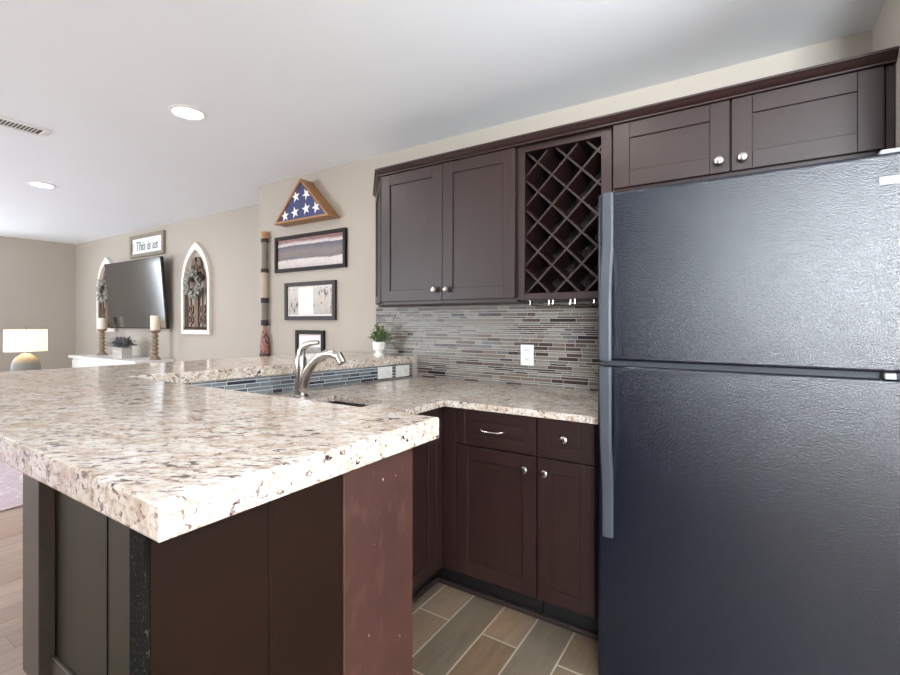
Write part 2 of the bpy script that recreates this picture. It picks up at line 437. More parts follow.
fx, fy = -1.785, 1.478
fau = thing('faucet', (fx, fy, ZC), 'brushed nickel single-lever faucet with an arched spout behind the bar top', 'faucet')
MB().lathe([(0.036, 0), (0.036, 0.006), (0.030, 0.012), (0.0285, 0.03), (0.027, 0.10), (0.027, 0.15), (0.026, 0.178), (0.021, 0.196), (0.016, 0.204), (0, 0.206)], (fx-0.012, fy, ZC), 24).build('body', M_NICK, fau)
px_ = [(-0.002, 0.030), (0.006, 0.050), (0.017, 0.085), (0.033, 0.118), (0.064, 0.156), (0.106, 0.189), (0.150, 0.208), (0.192, 0.212), (0.226, 0.204), (0.250, 0.190), (0.262, 0.176)]
def smooth_path(P, k=4):
    out = []
    for i in range(len(P)-1):
        p0 = P[max(i-1, 0)]; p1 = P[i]; p2 = P[i+1]; p3 = P[min(i+2, len(P)-1)]
        for q in range(k):
            t = q/k; out.append(tuple(0.5*((2*b)+(-a+c_)*t+(2*a-5*b+4*c_-d)*t*t+(-a+3*b-3*c_+d)*t**3) for a, b, c_, d in zip(p0, p1, p2, p3)))
    out.append(P[-1]); return out
sp_ = smooth_path([(fx+a, fy, ZC+b) for a, b in px_])
n_ = len(sp_)
MB().tube(sp_, [0.0255 - 0.009*min(1, i/(n_*0.75)) for i in range(n_)], 16).build('spout', M_NICK, fau)
e_ = Vector(sp_[-1]); d_ = (e_-Vector(sp_[-3])).normalized()
MB().tube([e_-d_*0.045, e_-d_*0.02, e_+d_*0.004, e_+d_*0.006], [0.0180, 0.0195, 0.0190, 0.014], 16).build('spray_head', M_NICK, fau)
lp = smooth_path([(fx-0.012, fy, ZC+0.19), (fx-0.008, fy, ZC+0.222), (fx+0.012, fy+0.002, ZC+0.243), (fx+0.052, fy+0.006, ZC+0.256), (fx+0.098, fy+0.01, ZC+0.260)])
n_ = len(lp)
MB().tube(lp, [0.019 - 0.011*i/(n_-1) for i in range(n_)], 12, flat=1.25).build('lever', M_NICK, fau)

# ------------------------------------------------------------------ cabinets
def shaker(x0, x1, z0, z1, yf, fr=0.058, th=0.02, rec=0.008):
    """shaker door or drawer front facing -y, front face at yf"""
    m = MB(); b = 0.0015
    m.box((x0, yf, z0), (x0+fr, yf+th, z1), b); m.box((x1-fr, yf, z0), (x1, yf+th, z1), b)
    m.box((x0+fr, yf, z0), (x1-fr, yf+th, z0+fr), b); m.box((x0+fr, yf, z1-fr), (x1-fr, yf+th, z1), b)
    m.box((x0+fr-0.004, yf+rec, z0+fr-0.004), (x1-fr+0.004, yf+th-0.002, z1-fr+0.004))
    return m
def knob(x, y, z, parent, axis='-y'):
    prof = [(0.007, 0), (0.006, 0.010), (0.009, 0.014), (0.0155, 0.017), (0.0165, 0.022), (0.0145, 0.027), (0.008, 0.030), (0, 0.0305)]
    M = Matrix.Translation((x, y, z)) @ (Matrix.Rotation(R90, 4, 'X') if axis == '-y' else Matrix.Rotation(R90, 4, 'Y'))
    return MB().lathe(prof, (0, 0, 0), 20, M=M).build('knob', M_NICK, parent)

# wall cabinets
YU = 2.075         # carcass front of the wall cabinets
ZU0, ZU1 = 1.355, 2.098
c = thing('wall_cabinet', (-1.374, 2.24, ZU0), 'dark espresso wall cabinet with two tall doors and an angled left end', 'cabinet')
bd = MB().prism([(-1.80, YU), (-0.948, YU), (-0.948, YW-0.001), (-2.135, YW-0.001)], ZU0, ZU1)
bd.build('body', M_ESP, c)
for x0, x1, kx in ((-1.798, -1.376, -1.414), (-1.372, -0.952, -1.337)):
    dd = shaker(x0, x1, 1.372, 2.098, 2.053, 0.062).build('door', M_ESP, c); knob(kx, 2.053, 1.427, dd)
# panel on the angled end
dv = Vector((-2.135+1.80, YW-YU, 0)); dl = dv.length; dv.normalize(); dn = Vector((-dv.y, dv.x, 0))
if dn.y > 0: dn = -dn
ang = math.atan2(dv.y, dv.x)
M_end = Matrix.Translation((-1.80, YU, 0)) @ Matrix.Rotation(ang + math.pi, 4, 'Z')
pe = shaker(-dl+0.02, -0.012, 1.372, 2.098, -0.021, 0.05, 0.02, 0.01)
pe.move(M_end); pe.build('angled_end_panel', M_ESP, c)

c = thing('wine_rack_cabinet', (-0.724, 2.24, ZU0), 'dark wall cabinet with a diagonal lattice wine rack, beside the refrigerator', 'wine rack')
wx0, wx1 = -0.946, -0.502
b = MB(); yb = YW-0.001
b.box((wx0, YU+0.02, ZU0+0.004), (wx0+0.016, yb, ZU1)); b.box((wx1-0.016, YU+0.02, ZU0+0.004), (wx1, yb, ZU1))
b.box((wx0+0.016, YU+0.02, ZU0+0.004), (wx1-0.016, yb, 1.392)); b.box((wx0+0.016, YU+0.02, 2.072), (wx1-0.016, yb, ZU1))
b.box((wx0+0.016, yb-0.012, 1.392), (wx1-0.016, yb, 2.072))
b.build('body', M_ESPD, c)
f = MB(); y0, y1 = YU-0.004, YU+0.019
f.box((wx0, y0, ZU0+0.006), (-0.909, y1, 2.098), 0.0015); f.box((-0.548, y0, ZU0+0.006), (wx1, y1, 2.098), 0.0015)
f.box((-0.909, y0, ZU0+0.006), (-0.548, y1, 1.393), 0.0015); f.box((-0.909, y0, 2.07), (-0.548, y1, 2.098), 0.0015)
f.build('face_frame', M_ESP, c)
ox0, ox1, oz0, oz1 = -0.927, -0.521, 1.3925, 2.0715
def lattice(sign, step, off):
    """diagonal slats clipped to the opening; each its own part"""
    s2 = math.sqrt(0.5); k = -12
    while k < 13:
        # centre line: z = sign*(x - xc) + c0
        c0 = off + k*step; pts = []
        xc = (ox0+ox1)/2; zc = (oz0+oz1)/2
        lo, hi = ox0, ox1
        # clip on z
        za = lambda x: sign*(x-xc)+c0+zc
        for x in (ox0, ox1):
            if oz0 <= za(x) <= oz1: pts.append((x, za(x)))
        for z in (oz0, oz1):
            x = xc + sign*(z-zc-c0)
            if ox0 < x < ox1: pts.append((x, z))
        k += 1
        if len(pts) < 2: continue
        pts.sort(); (xa, zA), (xb, zB) = pts[0], pts[-1]
        if math.hypot(xb-xa, zB-zA) < 0.05: continue
        t = 0.0062; dx, dz = (xb-xa), (zB-zA); L = math.hypot(dx, dz); nx, nz = -dz/L*t, dx/L*t
        q = [(xa+nx, zA+nz), (xb+nx, zB+nz), (xb-nx, zB-nz), (xa-nx, zA-nz)]
        q = [(min(max(x, ox0), ox1), min(max(z, oz0), oz1)) for x, z in q]
        m = MB(); ys = (YU+0.0195+(0.0006 if sign > 0 else 0), YU+0.19)
        bm = m.bm; vs = [bm.verts.new((x, y, z)) for y in ys for x, z in q]
        bm.faces.new(vs[0:4]); bm.faces.new(vs[4:8])
        for i in range(4): bm.faces.new((vs[i], vs[(i+1) % 4], vs[4+(i+1) % 4], vs[4+i]))
        bmesh.ops.recalc_face_normals(bm, faces=bm.faces[:])
        m.build('slat', M_ESP, c, smooth=0)
lattice(1, 0.143, -0.011); lattice(-1, 0.143, 0.018)

r = thing('stemware_rack', (-0.733, 2.22, 1.335), 'wire stemware rack with nickel rods under the wine rack', 'glass rack')
zz = 1.341
for k, xs in enumerate(((-0.886,), (-0.792, -0.772), (-0.689, -0.669), (-0.582,))):
    for x in xs:
        m = MB(); m.tube([(x, 2.085, 1.3585), (x, 2.085, zz), (x, 2.11, zz-0.004), (x, 2.36, zz-0.004), (x, 2.375, zz+0.004), (x, 2.375, 1.3585)], 0.0033, 8)
        m.build('rod', M_NICK, r)
MB().tube([(-0.886, 2.10, zz+0.008), (-0.582, 2.10, zz+0.008)], 0.0028, 8).build('crossbar', M_NICK, r)

c = thing('wall_cabinet', (-0.06, 2.24, 1.815), 'dark espresso two-door cabinet above the refrigerator', 'cabinet')
MB().box((-0.498, YU, 1.815), (XR-0.002, YW-0.001, ZU1)).build('body', M_ESP, c)
for x0, x1, kx in ((-0.492, -0.064, -0.098), (-0.058, 0.370, -0.022)):
    dd = shaker(x0, x1, 1.827, 2.098, 2.053, 0.066).build('door', M_ESPX, c); knob(kx, 2.053, 1.868, dd)
MB().box((0.376, 2.060, 1.822), (XR-0.002, YU, 2.098), 0.001).build('filler', M_ESP, c)

# crown moulding over all wall cabinets
prof = [(0.0, 0.0), (0.012, 0.0), (0.012, 0.006), (0.018, 0.010), (0.026, 0.018), (0.032, 0.026), (0.036, 0.029), (0.036, 0.037), (0.0, 0.037)]
cr = MB(); bm = cr.bm
path = [(-2.135, YW-0.001), (-1.80, YU-0.022), (XR-0.001, YU-0.022)]
rows = []
n1 = Vector((dn.x, dn.y)); n2 = Vector((0, -1))
mit = (n1+n2).normalized(); mit /= mit.dot(n2)
offs = [n1/1.0, mit, n2]
offs[0] = Vector((n1.x - dv.x/dv.y*n1.y, 0))      # keep the back end on the wall plane
for (px, py), ov in zip(path, offs):
    rows.append([bm.verts.new((px+ov.x*o_, py+ov.y*o_, 2.0988+z)) for o_, z in prof])
for A, B in zip(rows, rows[1:]):
    for i in range(len(prof)): bm.faces.new((A[i], A[(i+1) % len(prof)], B[(i+1) % len(prof)], B[i]))
bm.faces.new(rows[0]); bm.faces.new(rows[-1])
bmesh.ops.recalc_face_normals(bm, faces=bm.faces[:])
cr.box((-1.80, YU-0.0215, 2.0988), (XR-0.001, YU+0.06, 2.1352))
o = cr.build('crown_molding', M_ESPX); tag(o, 'dark crown molding running along the top of the wall cabinets', 'molding')

# base cabinets
YB = 1.802; zk = 0.112; zbt = ZC-TC-0.001
def base_cab(x0, x1, label, pull):
    c = thing('base_cabinet', ((x0+x1)/2, 2.1, 0), label, 'cabinet')
    MB().box((x0, YB+0.019, zk), (x1, YW-0.002, zbt)).build('body', M_ESP, c)
    MB().box((x0, YB+0.07, 0.0), (x1, YB+0.085, zk)).build('toe_kick', M_DARK, c)
    dr = shaker(x0+0.003, x1-0.003, 0.706, 0.862, YB-0.002, 0.045 if pull else 0.05).build('drawer', M_ESPX, c)
    if pull:
        x = (x0+x1)/2-0.005; y = YB-0.002; z = 0.784
        MB().tube([(x-0.052, y+0.006, z), (x-0.05, y-0.014, z), (x-0.034, y-0.026, z-0.003), (x, y-0.030, z-0.004), (x+0.034, y-0.026, z-0.003), (x+0.05, y-0.014, z), (x+0.052, y+0.006, z)],
                  [0.0045, 0.005, 0.0055, 0.006, 0.0055, 0.005, 0.0045], 10, flat=1.3).build('pull', M_NICK, dr)
    else: knob((x0+x1)/2, YB-0.002, 0.792, dr)
    do = shaker(x0+0.003, x1-0.003, 0.118, 0.699, YB-0.002, 0.06 if pull else 0.055).build('door', M_ESP, c)
    knob(x1-0.046 if pull else x0+0.038, YB-0.002, 0.645, do)
    return c
base_cab(-1.128, -0.738, 'dark base cabinet with a drawer on a bar pull, left of the narrow one', 'pull')
base_cab(-0.734, -0.497, 'narrow dark base cabinet with two round knobs, beside the refrigerator', None)
c = thing('base_cabinet', (-1.45, 1.4, 0), 'dark sink base cabinet around the inner corner, behind the bar end', 'cabinet')
XS = -1.20
sb = MB(); sb.prism([(-1.93, 0.845), (XS-0.02, 0.845), (XS-0.02, YB+0.02), (-1.131, YB+0.02), (-1.131, YW-0.002), (-1.83, YW-0.002)], zk, 0.70)
sb.box((XS-0.05, 0.845, 0.70), (XS-0.02, YB+0.02, zbt)); sb.box((XS-0.05, YB+0.02, 0.70), (-1.131, YB+0.05, zbt))
sb.build('body', M_ESP, c)
tk = MB(); tk.box((XS-0.095, 0.845, 0), (XS-0.08, YB+0.085, zk)); tk.box((XS-0.08, YB+0.07, 0), (-1.129, YB+0.085, zk)); tk.build('toe_kick', M_DARK, c)
MB().box((-1.198, YB+0.001, zk+0.004), (-1.131, YB+0.0195, 0.866), 0.001).build('filler', M_ESP, c)
for y0, y1 in ((0.86, 1.30), (1.306, 1.745)):
    m = shaker(-y1, -y0, 0.118, 0.862, 0, 0.06)           # built facing -y, then turned to face +x
    m.move(Matrix(((0, -1, 0, XS), (-1, 0, 0, 0), (0, 0, 1, 0), (0, 0, 0, 1))))
    bmesh.ops.reverse_faces(m.bm, faces=m.bm.faces[:])
    m.build('door', M_ESP, c)
MB().box((XS-0.0195, 1.747, zk+0.004), (XS-0.001, YB+0.0005, 0.866), 0.001).build('corner_stile', M_ESP, c)
sm = MB(); q = [(0, 0), (0.016, 0), (0.014, 0.01), (0.006, 0.018), (0, 0.02)]
sm.box((-1.275, YB+0.050, 0.0005), (-0.46, YB+0.069, 0.022), 0.005, 2); sm.box((-1.279, 0.845, 0.0005), (-1.260, YB+0.050, 0.022), 0.005, 2)
o = sm.build('trim_1', M_ESPD, smooth=0); o['kind'] = 'structure'

# ------------------------------------------------------------------ refrigerator
FX0, FX1, FY = -0.446, 0.366, 1.640
fr = thing('refrigerator', ((FX0+FX1)/2, 2.0, 0), 'black textured top-freezer refrigerator filling the right side', 'refrigerator')
MB().box((FX0+0.006, FY+0.085, 0.03), (FX1-0.006, YW-0.06, 1.695), 0.008, 2).build('cabinet_body', M_FRIDGE, fr, smooth=0)
MB().box((FX0+0.03, FY+0.07, 0.0), (FX1-0.03, YW-0.1, 0.06), 0.004).build('base_grille', M_FGASK, fr)
MB().box((FX0+0.012, FY+0.030, 0.035), (FX1-0.012, FY+0.085, 1.692)).build('gasket', M_FGASK, fr)
fd = MB().box((FX0, FY, 1.1245), (FX1, FY+0.072, 1.70), 0.009, 3).build('freezer_door', M_FRIDGE, fr, smooth=0)
rd = MB().box((FX0, FY, 0.022), (FX1, FY+0.072, 1.1065), 0.009, 3).build('refrigerator_door', M_FRIDGE, fr, smooth=0)
def fhandle(z_pad, z_far, z_near, parent):
    """pad flat on the door at the far end, bar standing proud towards the gap"""
    xc = -0.411; w = 0.0185
    zs = [z_pad, z_pad+(z_far-z_pad)*0.5, z_far]
    n = 14; pr = [(z_pad, 0.010), (z_far, 0.012)]
    for i in range(1, n+1):
        s = i/n; z = z_far+(z_near-z_far)*s
        d = 0.012 + 0.030*(lambda q: q*q*(3-2*q))(min(1, s/0.5))
        pr.append((z, d))
    m = MB(); bm = m.bm; rings = []
    for z, d in pr:
        th = min(0.020, d+0.002)
        prof = [(-w, d-0.006), (-w+0.005, d), (w-0.005, d), (w, d-0.006), (w, d-th), (-w, d-th)]
        rings.append([bm.verts.new((xc+a, FY-b_, z)) for a, b_ in prof])
    for A, B in zip(rings, rings[1:]):
        for i in range(6): bm.faces.new((A[i], A[(i+1) % 6], B[(i+1) % 6], B[i]))
    bm.faces.new(rings[0]); bm.faces.new(rings[-1])
    sgn = 1 if z_near > z_far else -1
    zn = z_near - sgn*0.03
    m.box((xc-0.013, FY-0.03, min(zn, z_near-sgn*0.002)), (xc+0.013, FY+0.002, max(zn, z_near-sgn*0.002)))
    bmesh.ops.recalc_face_normals(bm, faces=bm.faces[:])
    m.build('handle', M_FHAND, parent)
fhandle(1.70, 1.565, 1.127, fd)
fhandle(0.520, 0.665, 1.104, rd)
MB().box((FX1-0.075, FY+0.02, 1.701), (FX1-0.01, FY+0.10, 1.716), 0.004).build('hinge_cap', M_FCAP, fr)
MB().box((0.297, FY-0.001, 1.1075), (0.320, FY+0.04, 1.1235), 0.002).build('hinge', M_FCAP, fr)
MB().box((0.286, FY-0.0035, 1.616), (FX1-0.004, FY+0.001, 1.638), 0.001).build('badge', M_FCAP, fd)

# ------------------------------------------------------------------ outlets
def outlet(P, ux, nrm, w, h, label):
    """P centre on the surface, ux along the width, nrm outward"""
    P = Vector(P); ux = Vector(ux).normalized(); n = Vector(nrm).normalized(); z = Vector((0, 0, 1))
    c = thing('wall_outlet', P, label, 'outlet', None)
    M = Matrix((( ux.x, n.x, 0, P.x), (ux.y, n.y, 0, P.y), (0, 0, 1, P.z), (0, 0, 0, 1)))
    MB().box((-w/2, 0.0, -h/2), (w/2, 0.006, h/2), 0.002, 2, M=M).build('plate', M_WHITE, c, smooth=0)
    tall = h > w
    for s in (-1, 1):
        m = MB()
        cx, cz = (0, s*0.026) if tall else (s*0.026, 0)
        m.box((cx-0.0165, 0.0055, cz-0.0145), (cx+0.0165, 0.0085, cz+0.0145), 0.002, M=M)
        rc = m.build('receptacle', M_WHITE, c)
        m = MB()
        for t in (-1, 1):
            a = (cx+t*0.006, cz+0.002) if tall else (cx, cz+t*0.006)
            b_ = (0.0012, 0.004) if tall else (0.004, 0.0012)
            m.box((a[0]-b_[0], 0.008, a[1]-b_[1]), (a[0]+b_[0], 0.0089, a[1]+b_[1]), M=M)
        m.build('slot', M_SLOT, rc)
    return c
outlet((-1.036, YW-0.0092, 1.072), (1, 0, 0), (0, -1, 0), 0.078, 0.115, 'white upright outlet on the brown mosaic backsplash')
for s, lb in ((2.175, 'white sideways outlet on the blue grey tile strip, nearer the faucet'), (2.315, 'white sideways outlet on the blue grey tile strip, beside the wall corner')):
    p = e0 + ex*((s-0.87)/ex.y) + en*0.0094
    outlet((p.x, p.y, 0.9455), ex, en, 0.112, 0.072, lb)

# ------------------------------------------------------------------ things on the nook wall left of the cabinets
M_OAK = m_wood('honey_oak', (150, 104, 66), (176, 128, 84), 0.4, 'x', 0.04)
M_NAVY = plain('navy_flag_cloth', (66, 70, 108), 0.85, var=0.15, scale=120)
M_STAR = plain('white_flag_cloth', (236, 234, 232), 0.85)
M_BFRAME = plain('dark_frame_wood', (26, 18, 19), 0.5, Specular_IOR_Level=0.25)
M_GFRAME = plain('grey_frame_wood', (62, 56, 56), 0.5, Specular_IOR_Level=0.25)
M_MAT = plain('picture_mat', (226, 220, 216), 0.3)

c = thing('flag_case', (-2.80, YW, 2.01), 'triangular oak case with a folded blue starred flag, high on the wall', 'flag case')
def tri_ring(apex, bl, br, ins, y0, y1):
    def off(t):
        P = [Vector((p[0], p[1])) for p in t]; cx = sum((p for p in P), Vector((0, 0)))/3; out = []
        for i in range(3):
            a, b_, d = P[i-1], P[i], P[(i+1) % 3]
            e1 = (a-b_).normalized(); e2 = (d-b_).normalized(); bis = (e1+e2).normalized()
            out.append(b_ + bis*ins/math.sqrt((1-e1.dot(e2))/2))
        return P, out
    P, Q = off((apex, bl, br)); m = MB(); bm = m.bm
    R = [[bm.verts.new((p.x, y, p.y)) for p in T] for T, y in ((P, y0), (P, y1), (Q, y1), (Q, y0))]
    for i in range(3):
        j = (i+1) % 3
        for k in range(4):
            bm.faces.new((R[k][i], R[k][j], R[(k+1) % 4][j], R[(k+1) % 4][i]))
    bmesh.ops.recalc_face_normals(bm, faces=bm.faces[:]); return m, Q
m, Q = tri_ring((-2.80, 2.318), (-3.105, 2.008), (-2.495, 2.008), 0.015, YW-0.115, YW-0.001)
m.build('case_frame', M_OAK, c, smooth=0)
MB().prism([(Q[0].x, Q[0].y), (Q[1].x, Q[1].y), (Q[2].x, Q[2].y)], 0, 0.02, M=Matrix(((1, 0, 0, 0), (0, 0, -1, YW-0.082), (0, 1, 0, 0), (0, 0, 0, 1)))).build('folded_flag', M_NAVY, c)
FY_ = YW-0.1025
for x, z, ro in ((-2.861, 2.193, 0.2), (-2.745, 2.196, 0.5), (-2.985, 2.062, 0.1), (-2.872, 2.075, 0.2), (-2.748, 2.088, 0.15), (-2.640, 2.086, 0.35)):
    bm = (m := MB()).bm; pts = []
    for i in range(10):
        rr = 0.045 if i % 2 == 0 else 0.017; an = ro + math.pi/2 + i*math.pi/5
        pts.append((x+rr*math.cos(an), z+rr*math.sin(an)))
    va = [bm.verts.new((px, FY_-0.002, pz)) for px, pz in pts]; vb = [bm.verts.new((px, FY_+0.003, pz)) for px, pz in pts]
    bm.faces.new(va); bm.faces.new(vb)
    for i in range(10): bm.faces.new((va[i], va[(i+1) % 10], vb[(i+1) % 10], vb[i]))
    bmesh.ops.recalc_face_normals(bm, faces=bm.faces[:]); m.build('star', M_STAR, c, smooth=0)

def framed(name, x0, x1, z0, z1, yw, mat, fw, dep, label, cat, pic, mat_w=0.0, pic_name='picture'):
    c = thing(name, ((x0+x1)/2, yw, z0), label, cat); y0 = yw-dep; m = MB(); b = 0.002
    m.box((x0, y0, z0), (x0+fw, yw-0.001, z1), b); m.box((x1-fw, y0, z0), (x1, yw-0.001, z1), b)
    m.box((x0+fw, y0, z0), (x1-fw, yw-0.001, z0+fw), b); m.box((x0+fw, y0, z1-fw), (x1-fw, yw-0.001, z1), b)
    m.build('frame', mat, c)
    if mat_w:
        MB().box((x0+fw-0.002, yw-dep*0.45, z0+fw-0.002), (x1-fw+0.002, yw-0.002, z1-fw+0.002)).build('mat_board', M_MAT, c)
    q = fw+mat_w
    MB().box((x0+q, yw-dep*0.45-(0.0012 if mat_w else 0), z0+q), (x1-q, yw-0.003, z1-q)).build(pic_name, pic, c)
    return c

def m_bands(name, z0, z1, stops, x0=0, warp=0.05, rough=0.2, blot=None, nscale=30):
    """printed picture: bands of colour by height with a ragged edge"""
    t = NT(name); v = t.coords()
    s = t.n('ShaderNodeSeparateXYZ'); t.l(v, s.inputs[0])
    mr = t.n('ShaderNodeMapRange'); mr.inputs[1].default_value = z0; mr.inputs[2].default_value = z1; t.l(s.outputs['Z'], mr.inputs[0])
    nz = t.noise(t.coords((1, 1, 0.4)), 7, 4)
    a = t.n('ShaderNodeMath', operation='MULTIPLY_ADD'); a.inputs[1].default_value = warp; t.l(nz, a.inputs[0]); t.l(mr.outputs[0], a.inputs[2])
    col = t.ramp(a.outputs[0], [(p, lin(*c)) for p, c in stops])
    g = t.noise(v, nscale, 4, 0.6)
    col = t.mix(g, t.mix(1.0, col, (0.72, 0.72, 0.72, 1), 'MULTIPLY'), t.mix(1.0, col, (1.25, 1.25, 1.25, 1), 'MULTIPLY'))
    if blot:
        col = t.mix(t.ramp(t.noise(t.coords((1, 1, 0.5)), blot[0], 3), [(blot[1], BW[0]), (blot[1]+0.04, BW[1])]), col, lin(*blot[2]))
    t.set(Base_Color=col, Roughness=rough, Coat_Weight=0.5, Coat_Roughness=0.05); return t.m
P1 = m_bands('old_panorama_print', 0.0, 0.28, [(0.10, (188, 176, 174)), (0.36, (206, 196, 194)), (0.40, (104, 95, 96)), (0.58, (122, 108, 104)), (0.76, (82, 78, 94)), (0.80, (214, 204, 202)), (0.90, (120, 80, 76)), (0.97, (150, 112, 106))], warp=0.10)
c = framed('framed_picture', -3.22, -2.427, 1.648, 1.93, YW, M_BFRAME, 0.026, 0.026, 'wide dark-framed panoramic photograph under the triangular flag case', 'picture', P1)
P2L = m_bands('pasted_notes_print', 0.0, 0.29, [(0.1, (196, 188, 184)), (0.5, (182, 174, 170)), (0.9, (208, 202, 198))], warp=0.3, blot=(60, 0.60, (96, 88, 90)), nscale=60)
c = framed('framed_picture', -3.10, -2.533, 1.268, 1.56, YW, M_GFRAME, 0.030, 0.024, 'grey-framed collage of clippings below the panoramic photograph', 'picture', P2L, 0.012, 'collage')
MB().box((-2.94, YW-0.0135, 1.312), (-2.775, YW-0.011, 1.515)).build('white_sheet', plain('white_paper', (244, 243, 242), 0.4), c)
MB().box((-2.770, YW-0.0133, 1.318), (-2.58, YW-0.011, 1.505)).build('sketch_sheet', m_bands('pencil_sketch_print', 0.0, 0.3, [(0.2, (176, 170, 164)), (0.8, (198, 192, 186))], warp=0.4, blot=(34, 0.58, (112, 106, 104)), nscale=40), c)
P3 = m_bands('snapshot_print', 0.0, 0.28, [(0.22, (176, 160, 152)), (0.46, (150, 140, 134)), (0.60, (170, 170, 172)), (0.66, (240, 240, 242)), (0.95, (246, 246, 248))], warp=0.08)
framed('framed_picture', -2.973, -2.655, 0.90, 1.19, YW, M_BFRAME, 0.030, 0.022, 'small black-framed photograph on the wall behind the faucet', 'picture', P3, 0.014)

M_KNOBW = plain('light_carved_wood', (176, 128, 88), 0.5)
M_BLKW = plain('black_cord_wrap', (38, 32, 32), 0.6)
M_ROPE = plain('grey_cord_wrap', (124, 118, 106), 0.8, var=0.25, scale=150)
M_TANW = plain('pale_bare_wood', (176, 160, 142), 0.6)
def m_carved():
    t = NT('carved_red_wood'); v = t.coords((1, 1, 0.6))
    f = t.noise(v, 55, 2); c = t.ramp(f, [(0.50, lin(148, 88, 68)), (0.56, lin(46, 28, 24))])
    t.set(Base_Color=c, Roughness=0.45); return t.m
M_CARV = m_carved()
cx, cy = -3.335, YW-0.032
zz = lambda v: 1.26-(v-321.1)*0.00822
c = thing('carved_stick', (cx, cy, zz(357)), 'tall carved wooden stick with cord wraps hanging at the wall corner', 'wall ornament')
MB().lathe([(0.010, 0), (0.026, 0.004), (0.030, 0.02), (0.024, 0.034), (0.030, 0.046), (0.028, 0.058), (0.012, 0.064), (0, 0.064)], (cx, cy, zz(239.5)), 16).build('finial', M_KNOBW, c)
def seg(name, va, vb, r, mat):
    MB().lathe([(r, 0), (r, zz(va)-zz(vb))], (cx, cy, zz(vb)), 18).build(name, mat, c)
seg('cord_wrap', 239.5, 243, 0.030, M_BLKW); seg('shaft', 243, 269, 0.024, M_ROPE); seg('cord_wrap', 269, 273, 0.030, M_BLKW)
seg('shaft', 273, 298, 0.025, M_TANW); seg('cord_wrap', 298, 303, 0.030, M_BLKW); seg('shaft', 303, 320, 0.024, M_ROPE); seg('cord_wrap', 320, 325.5, 0.029, M_BLKW)
h = zz(325.5)-zz(357)
MB().lathe([(0.054, 0), (0.055, 0.03)], (cx, cy, zz(357)), 18, M=Matrix.Translation((cx, cy, 0)) @ Matrix.Diagonal((1, 0.56, 1, 1)) @ Matrix.Translation((-cx, -cy, 0))).build('base_band', M_BLKW, c)
MB().lathe([(0.049, 0.03), (0.050, 0.09), (0.042, 0.15), (0.028, 0.20), (0.019, 0.235), (0.022, h)], (cx, cy, zz(357)), 18, M=Matrix.Translation((cx, cy, 0)) @ Matrix.Diagonal((1, 0.6, 1, 1)) @ Matrix.Translation((-cx, -cy, 0))).build('carved_end', M_CARV, c)

# potted herb on the ledge
M_LEAF = plain('green_leaf', (102, 126, 76), 0.5, var=0.35, scale=60)
M_STEM = plain('green_stem', (88, 104, 62), 0.6)
def leaf(bm, base, d, up, L, w):
    s = d.cross(up); s = s.normalized() if s.length > 1e-4 else Vector((1, 0, 0)); u2 = s.cross(d).normalized()
    pts = []
    for t, ww, k in ((0, 0.12, 0), (0.35, 0.9, 0.10), (0.7, 0.75, 0.08), (1.0, 0.05, -0.06)):
        cpt = base + d*L*t + u2*L*k
        pts.append((bm.verts.new(cpt - s*w*ww*0.5), bm.verts.new(cpt + u2*(-w*0.12)), bm.verts.new(cpt + s*w*ww*0.5)))
    for A, B in zip(pts, pts[1:]):
        bm.faces.new((A[0], A[1], B[1], B[0])); bm.faces.new((A[1], A[2], B[2], B[1]))
px, py = -2.018, 2.285
c = thing('potted_plant', (px, py, ZB), 'small bushy green plant in a white footed pot on the granite ledge', 'plant')
pt = MB().lathe([(0.034, 0), (0.036, 0.008), (0.022, 0.016), (0.024, 0.022), (0.040, 0.036), (0.044, 0.075), (0.044, 0.086), (0.039, 0.086), (0.037, 0.070), (0, 0.068)], (px, py, ZB), 24).build('pot', M_WHITE, c)
rng = random.Random(3); fo = MB(); st = MB()
for i in range(46):
    an = rng.random()*6.283; el_ = rng.uniform(0.15, 1.45); rr = rng.uniform(0.055, 0.105)
    tip = Vector((px+math.cos(an)*math.cos(el_)*rr, py+math.sin(an)*math.cos(el_)*rr, ZB+0.085+math.sin(el_)*rr*1.15 - 0.012*math.cos(el_)))
    st.tube([(px+math.cos(an)*0.012, py+math.sin(an)*0.012, ZB+0.066), ((px+tip.x)/2, (py+tip.y)/2, (ZB+0.085+tip.z)/2+0.012), tip], 0.0012, 4)
    for k in range(7):
        q = 0.45+0.55*k/6
        b_ = Vector((px, py, ZB+0.08)).lerp(tip, q)
        d = Vector((rng.uniform(-1, 1), rng.uniform(-1, 1), rng.uniform(-0.3, 0.8))).normalized()
        leaf(fo.bm, b_, d, Vector((0.1, 0.05, 1)).normalized(), rng.uniform(0.018, 0.028), 0.014)
fo.build('foliage', M_LEAF, c); st.build('stems', M_STEM, c)

# ------------------------------------------------------------------ living room
M_WOODG = m_wood('weathered_grey_wood', (134, 122, 106), (160, 148, 132), 0.7, 'x', 0.1)
M_TURN = m_wood('distressed_brown_wood', (128, 104, 84), (166, 146, 126), 0.7, 'z', 0.1)
M_CREAM = plain('cream_wax', (236, 226, 206), 0.5, Subsurface_Weight=0.1)
M_WPAINT = plain('white_furniture_paint', (238, 237, 238), 0.35)
M_BLK = plain('black_gloss_plastic', (16, 16, 18), 0.25)

